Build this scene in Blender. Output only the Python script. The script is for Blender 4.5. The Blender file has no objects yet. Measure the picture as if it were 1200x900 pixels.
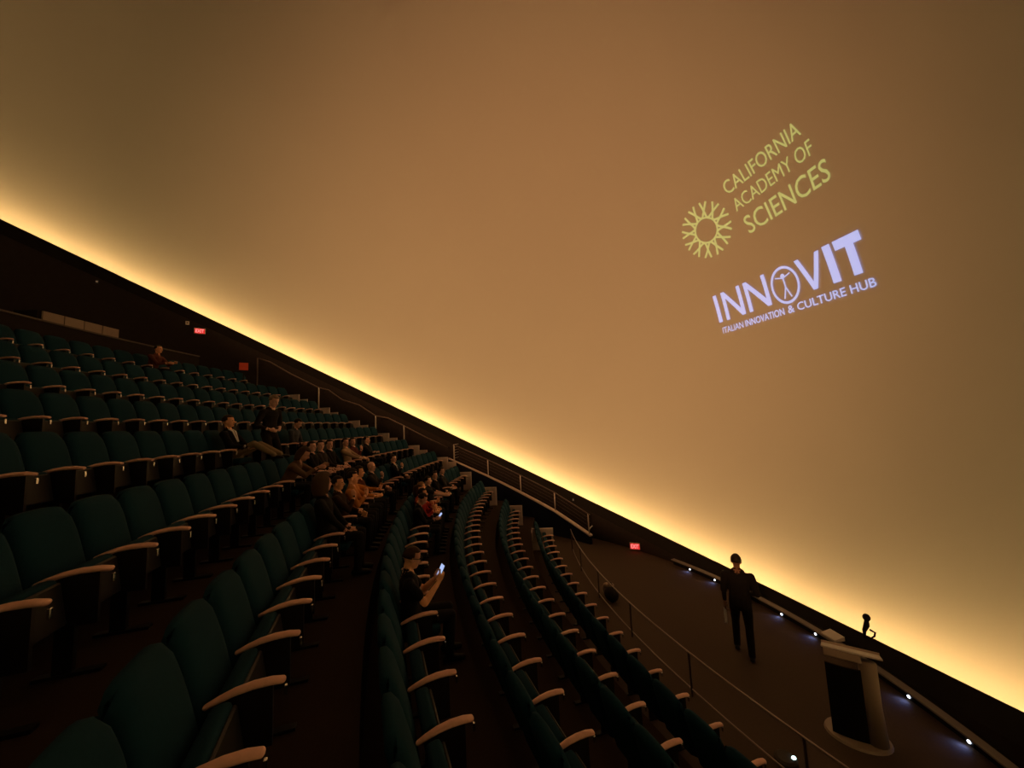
import bpy, bmesh, math, random
from mathutils import Vector, Matrix, kdtree
random.seed(3)
S = bpy.context.scene
COL = S.collection
PI = math.pi

# ------------------------------------------------------------------ camera, world, exposure
cam_d = bpy.data.cameras.new('camera')
cam_d.sensor_fit = 'HORIZONTAL'; cam_d.sensor_width = 36.0; cam_d.lens = 13.485
cam_d.clip_start = 0.05; cam_d.clip_end = 200
cam = bpy.data.objects.new('camera', cam_d); COL.objects.link(cam)
RT = Vector((0.98218534, -0.18155028, -0.04849172))
UP = Vector((0.02863779, -0.11042418, 0.99347188))
FW = Vector((0.18571976, 0.97716222, 0.10325781))
cam.matrix_world = Matrix(((RT.x, UP.x, -FW.x, 0), (RT.y, UP.y, -FW.y, 0), (RT.z, UP.z, -FW.z, 4.45), (0, 0, 0, 1)))
S.camera = cam
wd = bpy.data.worlds.new('dark'); S.world = wd; wd.use_nodes = True
wd.node_tree.nodes['Background'].inputs[0].default_value = (0, 0, 0, 1)
S.view_settings.view_transform = 'Standard'; S.view_settings.look = 'None'
S.view_settings.exposure = 0.0; S.view_settings.gamma = 1.0; S.view_settings.use_curve_mapping = False

COVE = 85.0                      # strength of the cove strip that runs round the foot of the dome
COVE_COL = (1.0, 0.575, 0.185)
FILL_W = 12000.0                   # added unseen spot, brightens the middle of the dome to imitate lens vignetting
FILL_AIM = (4.4, 18.2, 8.5); FILL_ANG = 85
FILL_COL = (1.0, 0.44, 0.155)

# ------------------------------------------------------------------ hall geometry (metres)
EYE = 4.45
NRM = Vector((0.476, 0, 0.8794)).normalized()          # dome axis, the rim plane leans down towards the stage
XIN = Vector((NRM.z, 0, -NRM.x))                       # direction in the rim plane towards the stage
DC = Vector((-2.4, 7.9, 5.679))                        # dome centre
RD = 11.75
CX, CY = 26.4516, 7.965                                # centre of the seat rows
ROW_R = [0, 23.372, 24.499, 25.633, 26.754, 27.906, 29.056] + [29.056 + 1.15 * i for i in range(1, 7)]
ROW_Z = [0, 0.0, 0.563, 1.144, 1.76, 2.388, 2.981] + [2.981 + 0.60 * i for i in range(1, 7)]
PH = [0, .021, -.192, -.07, .019, .252, .22, .1, .1, .1, .1, .1]
PITCH = 0.56
ENDPT = {1: (3.81, 13.52), 2: (2.89, 14.72), 3: (1.93, 15.93), 4: (.86, 16.87)}

def wall_y(x, R, side=1):
    q = 1 - ((x - DC.x) / (R * NRM.z)) ** 2
    return DC.y + side * R * math.sqrt(max(q, 0))

# ------------------------------------------------------------------ materials
def mat(name, col, rough=0.6, metal=0.0, spec=0.3, noise=0.0, scale=40.0, bump=0.0, sheen=0.0):
    m = bpy.data.materials.new(name); m.use_nodes = True
    nt = m.node_tree; b = nt.nodes['Principled BSDF']
    b.inputs['Base Color'].default_value = (*col, 1); b.inputs['Roughness'].default_value = rough
    b.inputs['Metallic'].default_value = metal; b.inputs['Specular IOR Level'].default_value = spec
    if sheen: b.inputs['Sheen Weight'].default_value = sheen
    if noise or bump:
        tc = nt.nodes.new('ShaderNodeTexCoord'); nz = nt.nodes.new('ShaderNodeTexNoise')
        nz.inputs['Scale'].default_value = scale; nz.inputs['Detail'].default_value = 4
        nt.links.new(tc.outputs['Object'], nz.inputs['Vector'])
        if noise:
            mx = nt.nodes.new('ShaderNodeMix'); mx.data_type = 'RGBA'
            mx.inputs[6].default_value = (*[c * (1 - noise) for c in col], 1)
            mx.inputs[7].default_value = (*[min(1, c * (1 + noise)) for c in col], 1)
            nt.links.new(nz.outputs['Fac'], mx.inputs[0]); nt.links.new(mx.outputs[2], b.inputs['Base Color'])
        if bump:
            bp = nt.nodes.new('ShaderNodeBump'); bp.inputs['Strength'].default_value = bump
            bp.inputs['Distance'].default_value = 0.005
            nt.links.new(nz.outputs['Fac'], bp.inputs['Height']); nt.links.new(bp.outputs['Normal'], b.inputs['Normal'])
    return m
def emit(name, col, s, base=None):
    m = bpy.data.materials.new(name); m.use_nodes = True
    nt = m.node_tree; b = nt.nodes['Principled BSDF']
    b.inputs['Base Color'].default_value = (*(base or (0, 0, 0)), 1)
    b.inputs['Roughness'].default_value = 1; b.inputs['Specular IOR Level'].default_value = 0
    b.inputs['Emission Color'].default_value = (*col, 1); b.inputs['Emission Strength'].default_value = s
    return m
DOME_ALB = (.42, .42, .42)
M = dict(
    dome=mat('dome_screen', DOME_ALB, 1.0, spec=0.0, noise=.02, scale=.6),
    black=mat('matte_black_paint', (.010, .009, .009), .8, spec=.1),
    wall=mat('dark_wall_cloth', (.022, .018, .018), .9, spec=.1, noise=.2, scale=8),
    carpet=mat('brown_carpet', (.040, .027, .022), .95, spec=.05, noise=.25, scale=60, bump=.3),
    stage=mat('stage_carpet', (.080, .057, .045), .9, spec=.08, noise=.15, scale=30, bump=.2),
    teal=mat('teal_upholstery', (.0066, .037, .062), .85, spec=.08, noise=.15, scale=50, bump=.2),
    shell=mat('black_seat_shell', (.012, .013, .014), .5),
    frame=mat('black_steel', (.015, .015, .016), .45, metal=.3),
    wood=mat('oiled_beech', (.92, .51, .42), .36, spec=.4, noise=.2, scale=25),
    chrome=mat('chrome', (.8, .8, .8), .2, metal=1),
    tan=mat('tan_laminate', (.66, .54, .50), .6, noise=.1, scale=20),
    step=mat('grey_stair_carpet', (.55, .48, .46), .9, noise=.15, scale=40),
    steel=mat('brushed_steel', (.55, .52, .5), .38, metal=.9),
    darkrail=mat('dark_bronze_rail', (.10, .08, .075), .4, metal=.6),
    rail=mat('worn_bronze_rail', (.30, .24, .22), .4, metal=.6),
    booth=mat('pale_booth_panel', (.30, .24, .20), .6, noise=.1, scale=10),
    dim=mat('dark_parapet_cap', (.09, .075, .07), .6),
    blue=mat('navy_wall_paint', (.010, .014, .035), .7, spec=.1, noise=.15, scale=5),
    cap=mat('pale_wall_cap', (.72, .62, .60), .5),
    ledge=mat('grey_ledge_paint', (.20, .18, .17), .6, noise=.1, scale=10),
    white=mat('white_enamel', (.55, .52, .5), .5),
    paper=mat('white_paper', (.75, .75, .78), .8),
    podium=mat('beige_metal_column', (.34, .27, .22), .45, spec=.4),
    red=mat('red_sign_panel', (.9, .13, .07), .6),
    glass=mat('dark_glass', (.02, .02, .025), .1),
)
M['logo_green'] = emit('projected_yellow_green', (.27, .36, .10), .85, DOME_ALB)
M['logo_blue'] = emit('projected_lilac_white', (.30, .43, .88), .9, DOME_ALB)
M['exit_red'] = emit('exit_lamp_red', (1, .03, .028), .75)
M['exit_glow'] = emit('exit_letter_glow', (1, .30, .27), 1.2)
M['led'] = emit('step_led', (.75, .85, 1.0), 6.0)
M['led_green'] = emit('step_led_green', (.65, 1.0, .95), 4.0)
M['screen'] = emit('phone_screen', (.50, .62, 1.0), .9)
M['glint'] = emit('pilot_lamp', (.9, .55, .3), .12)

# ------------------------------------------------------------------ mesh helpers
def link(name, me, material=None, parent=None, smooth=False):
    o = bpy.data.objects.new(name, me); COL.objects.link(o)
    if material is not None:
        me.materials.append(M[material] if isinstance(material, str) else material)
    if parent: o.parent = parent
    if smooth:
        me.polygons.foreach_set('use_smooth', [True] * len(me.polygons))
    return o
def obj(name, bm, material=None, parent=None, smooth=False):
    me = bpy.data.meshes.new(name)
    bmesh.ops.recalc_face_normals(bm, faces=bm.faces[:])
    bm.to_mesh(me); bm.free()
    return link(name, me, material, parent, smooth)
def tag(o, label, cat, group=None):
    o['label'] = label; o['category'] = cat
    if group: o['group'] = group
    return o
def thing(name, label, cat, loc=(0, 0, 0), rz=0.0, group=None):
    o = bpy.data.objects.new(name, None); COL.objects.link(o)
    o.empty_display_size = .1; o.location = loc; o.rotation_euler = (0, 0, rz)
    return tag(o, label, cat, group)
def struct(name, bm, material, smooth=False):
    o = obj(name, bm, material, None, smooth); o['kind'] = 'structure'; return o
def copy_tree(o, parent=None):
    c = o.copy(); COL.objects.link(c); c.parent = parent
    for ch in o.children: copy_tree(ch, c)
    return c
def box(bm, x0, x1, y0, y1, z0, z1, mtx=None, bev=0.0, seg=1):
    r = bmesh.ops.create_cube(bm, size=1)
    for v in r['verts']:
        v.co = Vector(((x0 + x1) / 2 + v.co.x * (x1 - x0), (y0 + y1) / 2 + v.co.y * (y1 - y0), (z0 + z1) / 2 + v.co.z * (z1 - z0)))
    vs = r['verts']
    if bev:
        es = list({e for v in vs for e in v.link_edges})
        q = bmesh.ops.bevel(bm, geom=es, offset=bev, segments=seg, affect='EDGES', profile=.5)
        vs = list({v for f in q['faces'] for v in f.verts} | {v for v in vs if v.is_valid})
    if mtx:
        for v in vs: v.co = mtx @ v.co
    return bm
def B(*a, **k): return box(bmesh.new(), *a, **k)
def frames(pts):
    n = len(pts); T = []
    for i in range(n):
        a = pts[max(i - 1, 0)]; b = pts[min(i + 1, n - 1)]
        t = (b - a); T.append(t.normalized() if t.length > 1e-9 else Vector((0, 0, 1)))
    return T
def tube(bm, pts, rad, seg=8, ref=None, cap=True, round_cap=False):
    """sweep a circle (or ellipse when rad entries are pairs) along pts"""
    pts = [Vector(p) for p in pts]
    rad = list(rad) if hasattr(rad, '__len__') else [rad] * len(pts)
    rad = [r if hasattr(r, '__len__') else (r, r) for r in rad]
    if round_cap:
        T = frames(pts)
        def ends(p, t, r, s):
            h = min(r); o = []
            for a in (20, 45, 70):
                c, q = math.cos(math.radians(a)), math.sin(math.radians(a))
                o.append((p + t * s * h * q, (r[0] * c, r[1] * c)))
            return o
        e1 = ends(pts[-1], T[-1], rad[-1], 1); e0 = ends(pts[0], T[0], rad[0], -1)
        pts = [p for p, _ in reversed(e0)] + pts + [p for p, _ in e1]
        rad = [r for _, r in reversed(e0)] + rad + [r for _, r in e1]
    T = frames(pts)
    rings = []
    N = None
    for i, p in enumerate(pts):
        t = T[i]
        if N is None or ref is not None:
            r0 = Vector(ref) if ref is not None else (Vector((0, 0, 1)) if abs(t.z) < .9 else Vector((1, 0, 0)))
            N = (r0 - t * r0.dot(t))
            N = N.normalized() if N.length > 1e-6 else t.orthogonal().normalized()
        else:
            N = (N - t * N.dot(t)).normalized()
        Bn = t.cross(N)
        rings.append([bm.verts.new(p + N * (rad[i][0] * math.cos(2 * PI * k / seg)) + Bn * (rad[i][1] * math.sin(2 * PI * k / seg))) for k in range(seg)])
    for a, b in zip(rings, rings[1:]):
        for k in range(seg):
            bm.faces.new((a[k], a[(k + 1) % seg], b[(k + 1) % seg], b[k]))
    if cap:
        bm.faces.new(list(reversed(rings[0]))); bm.faces.new(rings[-1])
    return bm
def ellipsoid(bm, c, r, seg=12, rings=8, mtx=None):
    c = Vector(c); R = mtx or Matrix.Identity(3)
    q = bmesh.ops.create_uvsphere(bm, u_segments=seg, v_segments=rings, radius=1)
    for v in q['verts']:
        v.co = c + R @ Vector((v.co.x * r[0], v.co.y * r[1], v.co.z * r[2]))
    return bm
def sweep_profile(bm, path, prof, closed=False):
    """path: list of (origin, outward, up); prof: list of (a, b) -> origin + outward*a + up*b, closed outline"""
    rings = [[bm.verts.new(o + u * a + w * b) for a, b in prof] for o, u, w in path]
    n = len(prof); m = len(rings)
    for i in range(m if closed else m - 1):
        A, Bq = rings[i], rings[(i + 1) % m]
        for k in range(n):
            bm.faces.new((A[k], A[(k + 1) % n], Bq[(k + 1) % n], Bq[k]))
    if not closed:
        bm.faces.new(rings[0]); bm.faces.new(list(reversed(rings[-1])))
    return bm

# ------------------------------------------------------------------ dome, rim, outer wall
def rim(R, off, a):
    return DC + XIN * (R * math.cos(a)) + Vector((0, R * math.sin(a), 0)) + NRM * off
bm = bmesh.new()
SEG = 160
th = [math.radians(91.6 * (1 - i / 44)) for i in range(44)]
prev = None
for t in th:
    ring = [bm.verts.new(DC + NRM * (RD * math.cos(t)) + (XIN * math.cos(2 * PI * k / SEG) + Vector((0, 1, 0)) * math.sin(2 * PI * k / SEG)) * (RD * math.sin(t))) for k in range(SEG)]
    if prev:
        for k in range(SEG): bm.faces.new((prev[k], prev[(k + 1) % SEG], ring[(k + 1) % SEG], ring[k]))
    prev = ring
top = bm.verts.new(DC + NRM * RD)
for k in range(SEG): bm.faces.new((prev[k], prev[(k + 1) % SEG], top))
struct('ceiling', bm, 'dome', True)

def rim_path(R, off, n=SEG):
    out = []
    for k in range(n):
        a = 2 * PI * k / n
        o = (XIN * math.cos(a) + Vector((0, math.sin(a), 0)))
        out.append((rim(R, off, a), o, NRM))
    return out
RW = 11.22
# rim trim: an L that hides the cove strip behind it
bm = bmesh.new()
sweep_profile(bm, rim_path(RW, 0.0), [(0, 0), (.03, 0), (.03, -.34), (.56, -.34), (.56, -.37), (0, -.37)], True)
struct('trim_1', bm, 'black')
bm = bmesh.new()
pth = rim_path(RW + .08, -.20)
sweep_profile(bm, pth, [(0, 0), (.07, 0), (.07, .02), (0, .02)], True)
strip = struct('trim_2', bm, None)
for k in range(16):                                     # emission stepped round the strip, weaker at the rear to imitate lens vignetting
    lv = .40 + .60 * (.5 + .5 * math.cos(2 * PI * (k + .5) / 16 - math.radians(60)))
    strip.data.materials.append(emit('cove_strip_glow', COVE_COL, COVE * lv))
for p in strip.data.polygons:
    q = p.center - DC
    p.material_index = int((math.atan2(q.y, q.dot(XIN)) % (2 * PI)) / (2 * PI) * 16) % 16
# round wall under the rim
bm = bmesh.new(); prevv = None; first = None
for k in range(SEG):
    p = rim(RW, -.36, 2 * PI * k / SEG)
    c = (bm.verts.new(p), bm.verts.new(Vector((p.x, p.y, -.25))))
    if prevv: bm.faces.new((prevv[0], prevv[1], c[1], c[0]))
    else: first = c
    prevv = c
bm.faces.new((prevv[0], prevv[1], first[1], first[0]))
struct('wall_round', bm, 'wall', True)
# stage floor: one slab that follows the wall
bm = bmesh.new()
vs = [bm.verts.new((DC.x + RW * NRM.z * math.cos(a), DC.y + RW * math.sin(a), 0)) for a in [2 * PI * k / SEG for k in range(SEG)]]
f = bm.faces.new(vs)
r = bmesh.ops.extrude_face_region(bm, geom=[f])
for v in [g for g in r['geom'] if isinstance(g, bmesh.types.BMVert)]: v.co.z = -.2
struct('floor', bm, 'stage')

# tiers
def tier_angle(R, side, Rw=RW - .02):
    """angle along the arc of radius R at which it meets the outer wall"""
    t = 0.0
    while t < 1.2:
        x = CX - R * math.cos(t); y = CY + side * R * math.sin(t)
        q = ((x - DC.x) / (Rw * NRM.z)) ** 2 + ((y - DC.y) / Rw) ** 2
        if q > 1: return t
        t += .002
    return t
def arc_pt(R, t, z=0.0): return Vector((CX - R * math.cos(t), CY + R * math.sin(t), z))
def tier(name, Ri, Ro, z0, z1, m):
    bm = bmesh.new(); n = 40
    ai, ao = tier_angle(Ri, 1), tier_angle(Ro, 1); bi, bo = tier_angle(Ri, -1), tier_angle(Ro, -1)
    rings = []
    for i in range(n + 1):
        u = i / n
        ti = -bi + (ai + bi) * u; to = -bo + (ao + bo) * u
        rings.append([bm.verts.new(arc_pt(Ri, ti, z1)), bm.verts.new(arc_pt(Ro, to, z1)), bm.verts.new(arc_pt(Ro, to, z0)), bm.verts.new(arc_pt(Ri, ti, z0))])
    for a, b in zip(rings, rings[1:]):
        for k in range(4): bm.faces.new((a[k], a[(k + 1) % 4], b[(k + 1) % 4], b[k]))
    bm.faces.new(rings[0]); bm.faces.new(rings[-1])
    return struct(name, bm, m)
RIS = {}
for r_ in range(2, 12):
    RIS[r_] = ROW_R[r_] - .40
for r_ in range(2, 12):
    Ro = RIS[r_ + 1] + .01 if r_ < 11 else ROW_R[11] + .95
    tier('floor_tier', RIS[r_], Ro, ROW_Z[r_] - .72, ROW_Z[r_], 'carpet')
tier('floor_tier', ROW_R[11] + .94, ROW_R[11] + 3.2, 5.6, 6.6, 'carpet')
# parapet behind the last row
PR = ROW_R[11] + .95
bm = bmesh.new()
path = []
for i in range(31):
    t = -.28 + i / 30 * (.28 + .212)
    path.append((arc_pt(PR, t), Vector((-math.cos(t), math.sin(t), 0)), Vector((0, 0, 1))))
sweep_profile(bm, path, [(0, 5.9), (.12, 5.9), (.12, 7.40), (0, 7.40)])
struct('wall_rear', bm, 'wall')
bm = bmesh.new()
sweep_profile(bm, path, [(-.03, 7.40), (.15, 7.40), (.15, 7.44), (-.03, 7.44)])
struct('trim_3', bm, 'dim')

# low ledge along the foot of the wall at the stage, with step lights
def ell(R, y): return DC.x + R * NRM.z * math.sqrt(max(0, 1 - ((y - DC.y) / R) ** 2))
bm = bmesh.new(); path = []
for i in range(41):
    y = 11.1 - 8.2 * i / 40
    o = Vector((ell(RW, y), y, 0)); nx = Vector((o.x - DC.x, (y - DC.y) * NRM.z ** 2, 0)).normalized()
    path.append((o, -nx, Vector((0, 0, 1))))
sweep_profile(bm, path, [(0, 0), (.28, 0), (.28, .14), (0, .14)])
struct('baseboard_stage', bm, 'black')
bm = bmesh.new()
sweep_profile(bm, path, [(.24, .14), (.37, .14), (.37, .165), (.24, .165)])
struct('trim_4', bm, 'ledge')

# navy side wall between the seats and the ramp, pale cap
WP = [(.30, 17.98, 3.00), (.55, 17.9, 2.88), (1.3, 17.7, 2.5), (1.93, 17.4, 2.19), (2.65, 16.95, 1.82), (3.25, 16.4, 1.5), (3.82, 15.75, 1.19), (4.32, 15.05, .91), (4.78, 14.35, .58), (5.18, 13.6, .28)]
bm = bmesh.new(); prevq = None
def offs(i, pts, d):
    a = Vector(pts[max(i - 1, 0)][:2]); b = Vector(pts[min(i + 1, len(pts) - 1)][:2]); t = (b - a).normalized()
    return Vector((-t.y, t.x)) * d
rings = []
for i, (x, y, z) in enumerate(WP):
    n2 = offs(i, WP, .10)
    rings.append([bm.verts.new((x, y, 0)), bm.verts.new((x, y, z)), bm.verts.new((x + n2.x, y + n2.y, z)), bm.verts.new((x + n2.x, y + n2.y, 0))])
for a, b in zip(rings, rings[1:]):
    for k in range(4): bm.faces.new((a[k], a[(k + 1) % 4], b[(k + 1) % 4], b[k]))
bm.faces.new(rings[0]); bm.faces.new(rings[-1])
struct('wall_side', bm, 'blue')
bm = bmesh.new(); rings = []
for i, (x, y, z) in enumerate(WP):
    n2 = offs(i, WP, 1.0)
    rings.append([bm.verts.new((x + n2.x * d, y + n2.y * d, z + h)) for d, h in ((-.03, 0), (-.03, .05), (.13, .05), (.13, 0))])
for a, b in zip(rings, rings[1:]):
    for k in range(4): bm.faces.new((a[k], a[(k + 1) % 4], b[(k + 1) % 4], b[k]))
bm.faces.new(rings[0]); bm.faces.new(rings[-1])
struct('trim_5', bm, 'cap')

# ------------------------------------------------------------------ lamp helper, added fill spot on the dome
def lamp(name, kind, loc, energy, col, parent=None, target=None, **kw):
    d = bpy.data.lights.new(name, kind); d.energy = energy; d.color = col
    for k, v in kw.items(): setattr(d, k, v)
    o = bpy.data.objects.new(name, d); COL.objects.link(o); o.location = loc
    if target is not None:
        o.rotation_euler = (Vector(target) - Vector(loc)).to_track_quat('-Z', 'Y').to_euler()
    if parent: o.parent = parent
    return o
if FILL_W:
    lamp('dome_fill_spot', 'SPOT', rim(11.62, .014, math.radians(-100)), FILL_W, FILL_COL, target=FILL_AIM, spot_size=math.radians(FILL_ANG), spot_blend=1.0, shadow_soft_size=.01)

# ------------------------------------------------------------------ people
PMESH = []
SKIN = {'fair': (.80, .50, .40), 'mid': (.62, .34, .24), 'dim': (.16, .085, .06), 'warm': (.90, .48, .28)}
_mc = {}
def cmat(prefix, col, rough=.85):
    k = (prefix, col)
    if k not in _mc: _mc[k] = mat(prefix, col, rough, spec=.15, noise=.12, scale=30)
    return _mc[k]
def ik(a, b, l1, l2, pole):
    a, b, pole = Vector(a), Vector(b), Vector(pole)
    d = b - a; L = d.length
    if L > (l1 + l2) * .995:
        b = a + d * ((l1 + l2) * .995 / L); d = b - a; L = d.length
    u = d / L; x = (l1 * l1 - l2 * l2 + L * L) / (2 * L); h = math.sqrt(max(l1 * l1 - x * x, 0))
    p = pole - u * pole.dot(u); p = p.normalized() if p.length > 1e-6 else u.orthogonal().normalized()
    return a + u * x + p * h, b
def resample(pts, rad, step=.022):
    rad = [r if hasattr(r, '__len__') else (r, r) for r in rad]; P2, R2 = [Vector(pts[0])], [rad[0]]
    for a, b, ra, rb in zip(pts, pts[1:], rad, rad[1:]):
        a, b = Vector(a), Vector(b); n = max(1, int((b - a).length / step))
        for i in range(1, n + 1):
            u = i / n; P2.append(a.lerp(b, u)); R2.append((ra[0] + (rb[0] - ra[0]) * u, ra[1] + (rb[1] - ra[1]) * u))
    return P2, R2
def person(label, loc, yaw, pelvis=(-.27, 0, .52), lean=-12, head_pitch=0, head_yaw=0, hands=None, feet=None, knees_out=.04,
           shirt=(.009, .009, .010), trousers=(.009, .009, .011), skin='mid', hair=(.02, .014, .01), hair_style='short',
           sleeve='long', extras=(), voxel=.012, scale=1.0, fingers=False, group=None, elbow_out=(.5, .5), twist=0, bulk=1.0):
    P = Vector(pelvis); la = math.radians(lean)
    spine = Vector((math.sin(la), 0, math.cos(la)))
    fwd = Vector((math.cos(la), 0, -math.sin(la)))
    side = Vector((0, 1, 0))
    if twist:
        Rt = Matrix.Rotation(math.radians(twist), 3, 'Z'); fs = Rt @ side; ff = Rt @ fwd
    else: fs, ff = side, fwd
    src = []         # (co, tag)
    bm = bmesh.new()
    def add(t, fn):
        n0 = len(bm.verts); fn(); bm.verts.ensure_lookup_table()
        for v in bm.verts[n0:]: src.append((v.co.copy(), t))
    def limb(t, pts, rad, seg=10, ref=None):
        pts, rad = resample(pts, rad)
        add(t, lambda: tube(bm, pts, rad, seg, ref, True, True))
    neck0 = P + spine * .50
    # torso
    limb('shirt', [P + spine * -.03, P + spine * .10, P + spine * .22, P + spine * .34, P + spine * .43, P + spine * .475],
         [(a_ * bulk, b_ * bulk) for a_, b_ in ((.165, .115), (.155, .105), (.15, .105), (.175, .115), (.175, .10), (.11, .075))], 16, fs)
    limb('trousers', [P + spine * -.05, P + spine * .06], [(.165 * bulk, .12 * bulk), (.16 * bulk, .115 * bulk)], 14, side)
    # neck, head
    hp = math.radians(head_pitch); hy = math.radians(head_yaw)
    Hm = (Matrix.Rotation(hy, 3, 'Z') @ Matrix.Rotation(hp, 3, 'Y'))
    hup, hf, hs = Hm @ Vector((0, 0, 1)), Hm @ Vector((1, 0, 0)), Hm @ Vector((0, 1, 0))
    HM = Matrix((hf, hs, hup)).transposed()
    nb = P + spine * .46
    ntop = nb + (spine * .6 + hup * .4) * .12
    hc = ntop + hup * .085 + hf * .025
    limb('skin', [nb, ntop, ntop + hup * .03], [.058, .055, .055], 10)
    add('skin', lambda: ellipsoid(bm, hc + hup * .02 - hf * .01, (.098, .077, .100), 16, 10, HM))
    add('skin', lambda: ellipsoid(bm, hc - hup * .045 + hf * .022, (.072, .060, .075), 14, 8, HM))
    add('skin', lambda: ellipsoid(bm, hc - hup * .092 + hf * .055, (.030, .030, .024), 8, 6, HM))
    limb('skin', [hc + hf * .080 + hup * .012, hc + hf * .106 - hup * .028], [.010, .016], 8)
    for s in (-1, 1):
        add('skin', lambda s=s: ellipsoid(bm, hc + hs * .077 * s - hf * .008 - hup * .012, (.020, .012, .032), 8, 6, HM))
    # shoulders, arms
    hands = hands or [((.02, .13, .60), None), ((.02, -.13, .60), None)]
    grip = []
    for s, (tgt, hd) in zip((1, -1), hands):
        sh = P + spine * .415 + fs * (.185 * s * bulk)
        limb('shirt', [P + spine * .40 + fs * (.08 * s), sh], [.075, .068], 10)
        eo = elbow_out[0 if s == 1 else 1]
        el, wr = ik(sh, tgt, .285, .25, Vector((-.35, s * eo, -.8)))
        limb('shirt', [sh, (sh + el) / 2, el] if sleeve == 'long' else [sh, sh + (el - sh) * .35, sh + (el - sh) * .60], [.066 * bulk, .060 * bulk, .051 * bulk] if sleeve == 'long' else [.066, .062, .058], 10)
        tg = 'shirt' if sleeve == 'long' else 'skin'
        if sleeve == 'short':
            m = sh + (el - sh) * .90
            limb('skin', [m, el], [.048, .044], 10)
        dirv = (wr - el).normalized()
        limb(tg, [el, el + (wr - el) * .3, wr - dirv * .02], [.044, .042, .030], 10)
        limb('skin', [wr - dirv * .03, wr + dirv * .01], [.027, .027], 8)
        hdv = Vector(hd).normalized() if hd else dirv
        # palm + fingers
        pn = (Vector((0, -s, 0)) - hdv * Vector((0, -s, 0)).dot(hdv))
        pn = pn.normalized() if pn.length > .1 else Vector((0, 0, -1))       # palm normal, towards the other hand
        across = hdv.cross(pn).normalized()
        palm = wr + hdv * .05
        limb('skin', [wr, palm, wr + hdv * .085], [(.026, .016), (.040, .017), (.040, .015)], 10, across)
        kn = wr + hdv * .085
        for q, (o, L) in enumerate(((-.030, .062), (-.010, .072), (.010, .068), (.029, .054))):
            b0 = kn + across * o
            c1 = b0 + (hdv * .85 + pn * .5).normalized() * L * .5
            c2 = c1 + (hdv * .35 + pn * .95).normalized() * L * .5
            limb('skin', [b0, c1, c2], [.0105, .0095, .008], 6)
        tb = wr + hdv * .03 + across * .030 * (1 if across.z > 0 else -1)
        limb('skin', [tb, tb + (hdv * .6 + pn * .7 + Vector((0, 0, .4))).normalized() * .035, tb + (hdv * .9 + pn * .7).normalized() * .068], [.014, .012, .009], 6)
        grip.append((wr, hdv, pn, across))
    # legs
    feet = feet or [(.14, .12, .0), (.14, -.12, .0)]
    for s, ft in zip((1, -1), feet):
        hip = P + Vector((0, .088 * s, -.02))
        an = Vector(ft) + Vector((0, 0, .085))
        kn_, an = ik(hip, an, .44, .42, Vector((1, knees_out * s, .9 if pelvis[2] < .75 else .15)))
        limb('trousers', [hip, (hip + kn_) / 2, kn_], [.088 * bulk, .078 * bulk, .062 * bulk], 12)
        limb('trousers', [kn_, kn_ + (an - kn_) * .3, an], [.060 * bulk, .060 * bulk, .050 * bulk], 12)
        limb('shoes', [an - Vector((.05, 0, .045)), an + Vector((.06, 0, -.045)), an + Vector((.16, 0, -.058))], [(.042, .036), (.044, .036), (.036, .026)], 10, (0, 1, 0))
    me = bpy.data.meshes.new('person_raw'); bm.to_mesh(me); bm.free()
    tmp = bpy.data.objects.new('person_raw', me); COL.objects.link(tmp)
    md = tmp.modifiers.new('r', 'REMESH'); md.mode = 'VOXEL'; md.voxel_size = voxel; md.use_smooth_shade = True
    ms = tmp.modifiers.new('s', 'SMOOTH'); ms.iterations = 2; ms.factor = .5
    dg = bpy.context.evaluated_depsgraph_get()
    body = bpy.data.meshes.new_from_object(tmp.evaluated_get(dg)); body.name = 'body'
    bpy.data.objects.remove(tmp); bpy.data.meshes.remove(me)
    kd = kdtree.KDTree(len(src)); names = ['shirt', 'trousers', 'skin', 'shoes']
    for i, (co, t) in enumerate(src): kd.insert(co, i)
    kd.balance()
    def vote(co):
        near = [src[i][1] for _, i, _ in kd.find_n(co, 9)]
        return names.index(max(set(near), key=lambda t: (near.count(t), t)))
    idx = [vote(p.center) for p in body.polygons]
    body.materials.clear()
    for mm in (cmat('clothing', shirt), cmat('clothing', trousers), cmat('skin', SKIN[skin], .6), cmat('shoe_leather', (.012, .011, .010), .5)):
        body.materials.append(mm)
    body.polygons.foreach_set('material_index', idx)
    body.polygons.foreach_set('use_smooth', [True] * len(body.polygons))
    root = thing('person', label, 'person', loc, yaw, group)
    root.scale = (scale,) * 3
    link('body', body, None, root)
    # face
    e = bmesh.new()
    for s in (-1, 1): ellipsoid(e, hc + hf * .086 + hs * .031 * s + hup * .012, (.008, .013, .007), 8, 6, HM)
    obj('eyes', e, cmat('eye', (.02, .015, .012), .3), root, True)
    e = bmesh.new(); ellipsoid(e, hc + hf * .088 - hup * .062, (.008, .022, .006), 8, 6, HM)
    obj('mouth', e, cmat('lip', (.22, .06, .05)), root, True)
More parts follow.
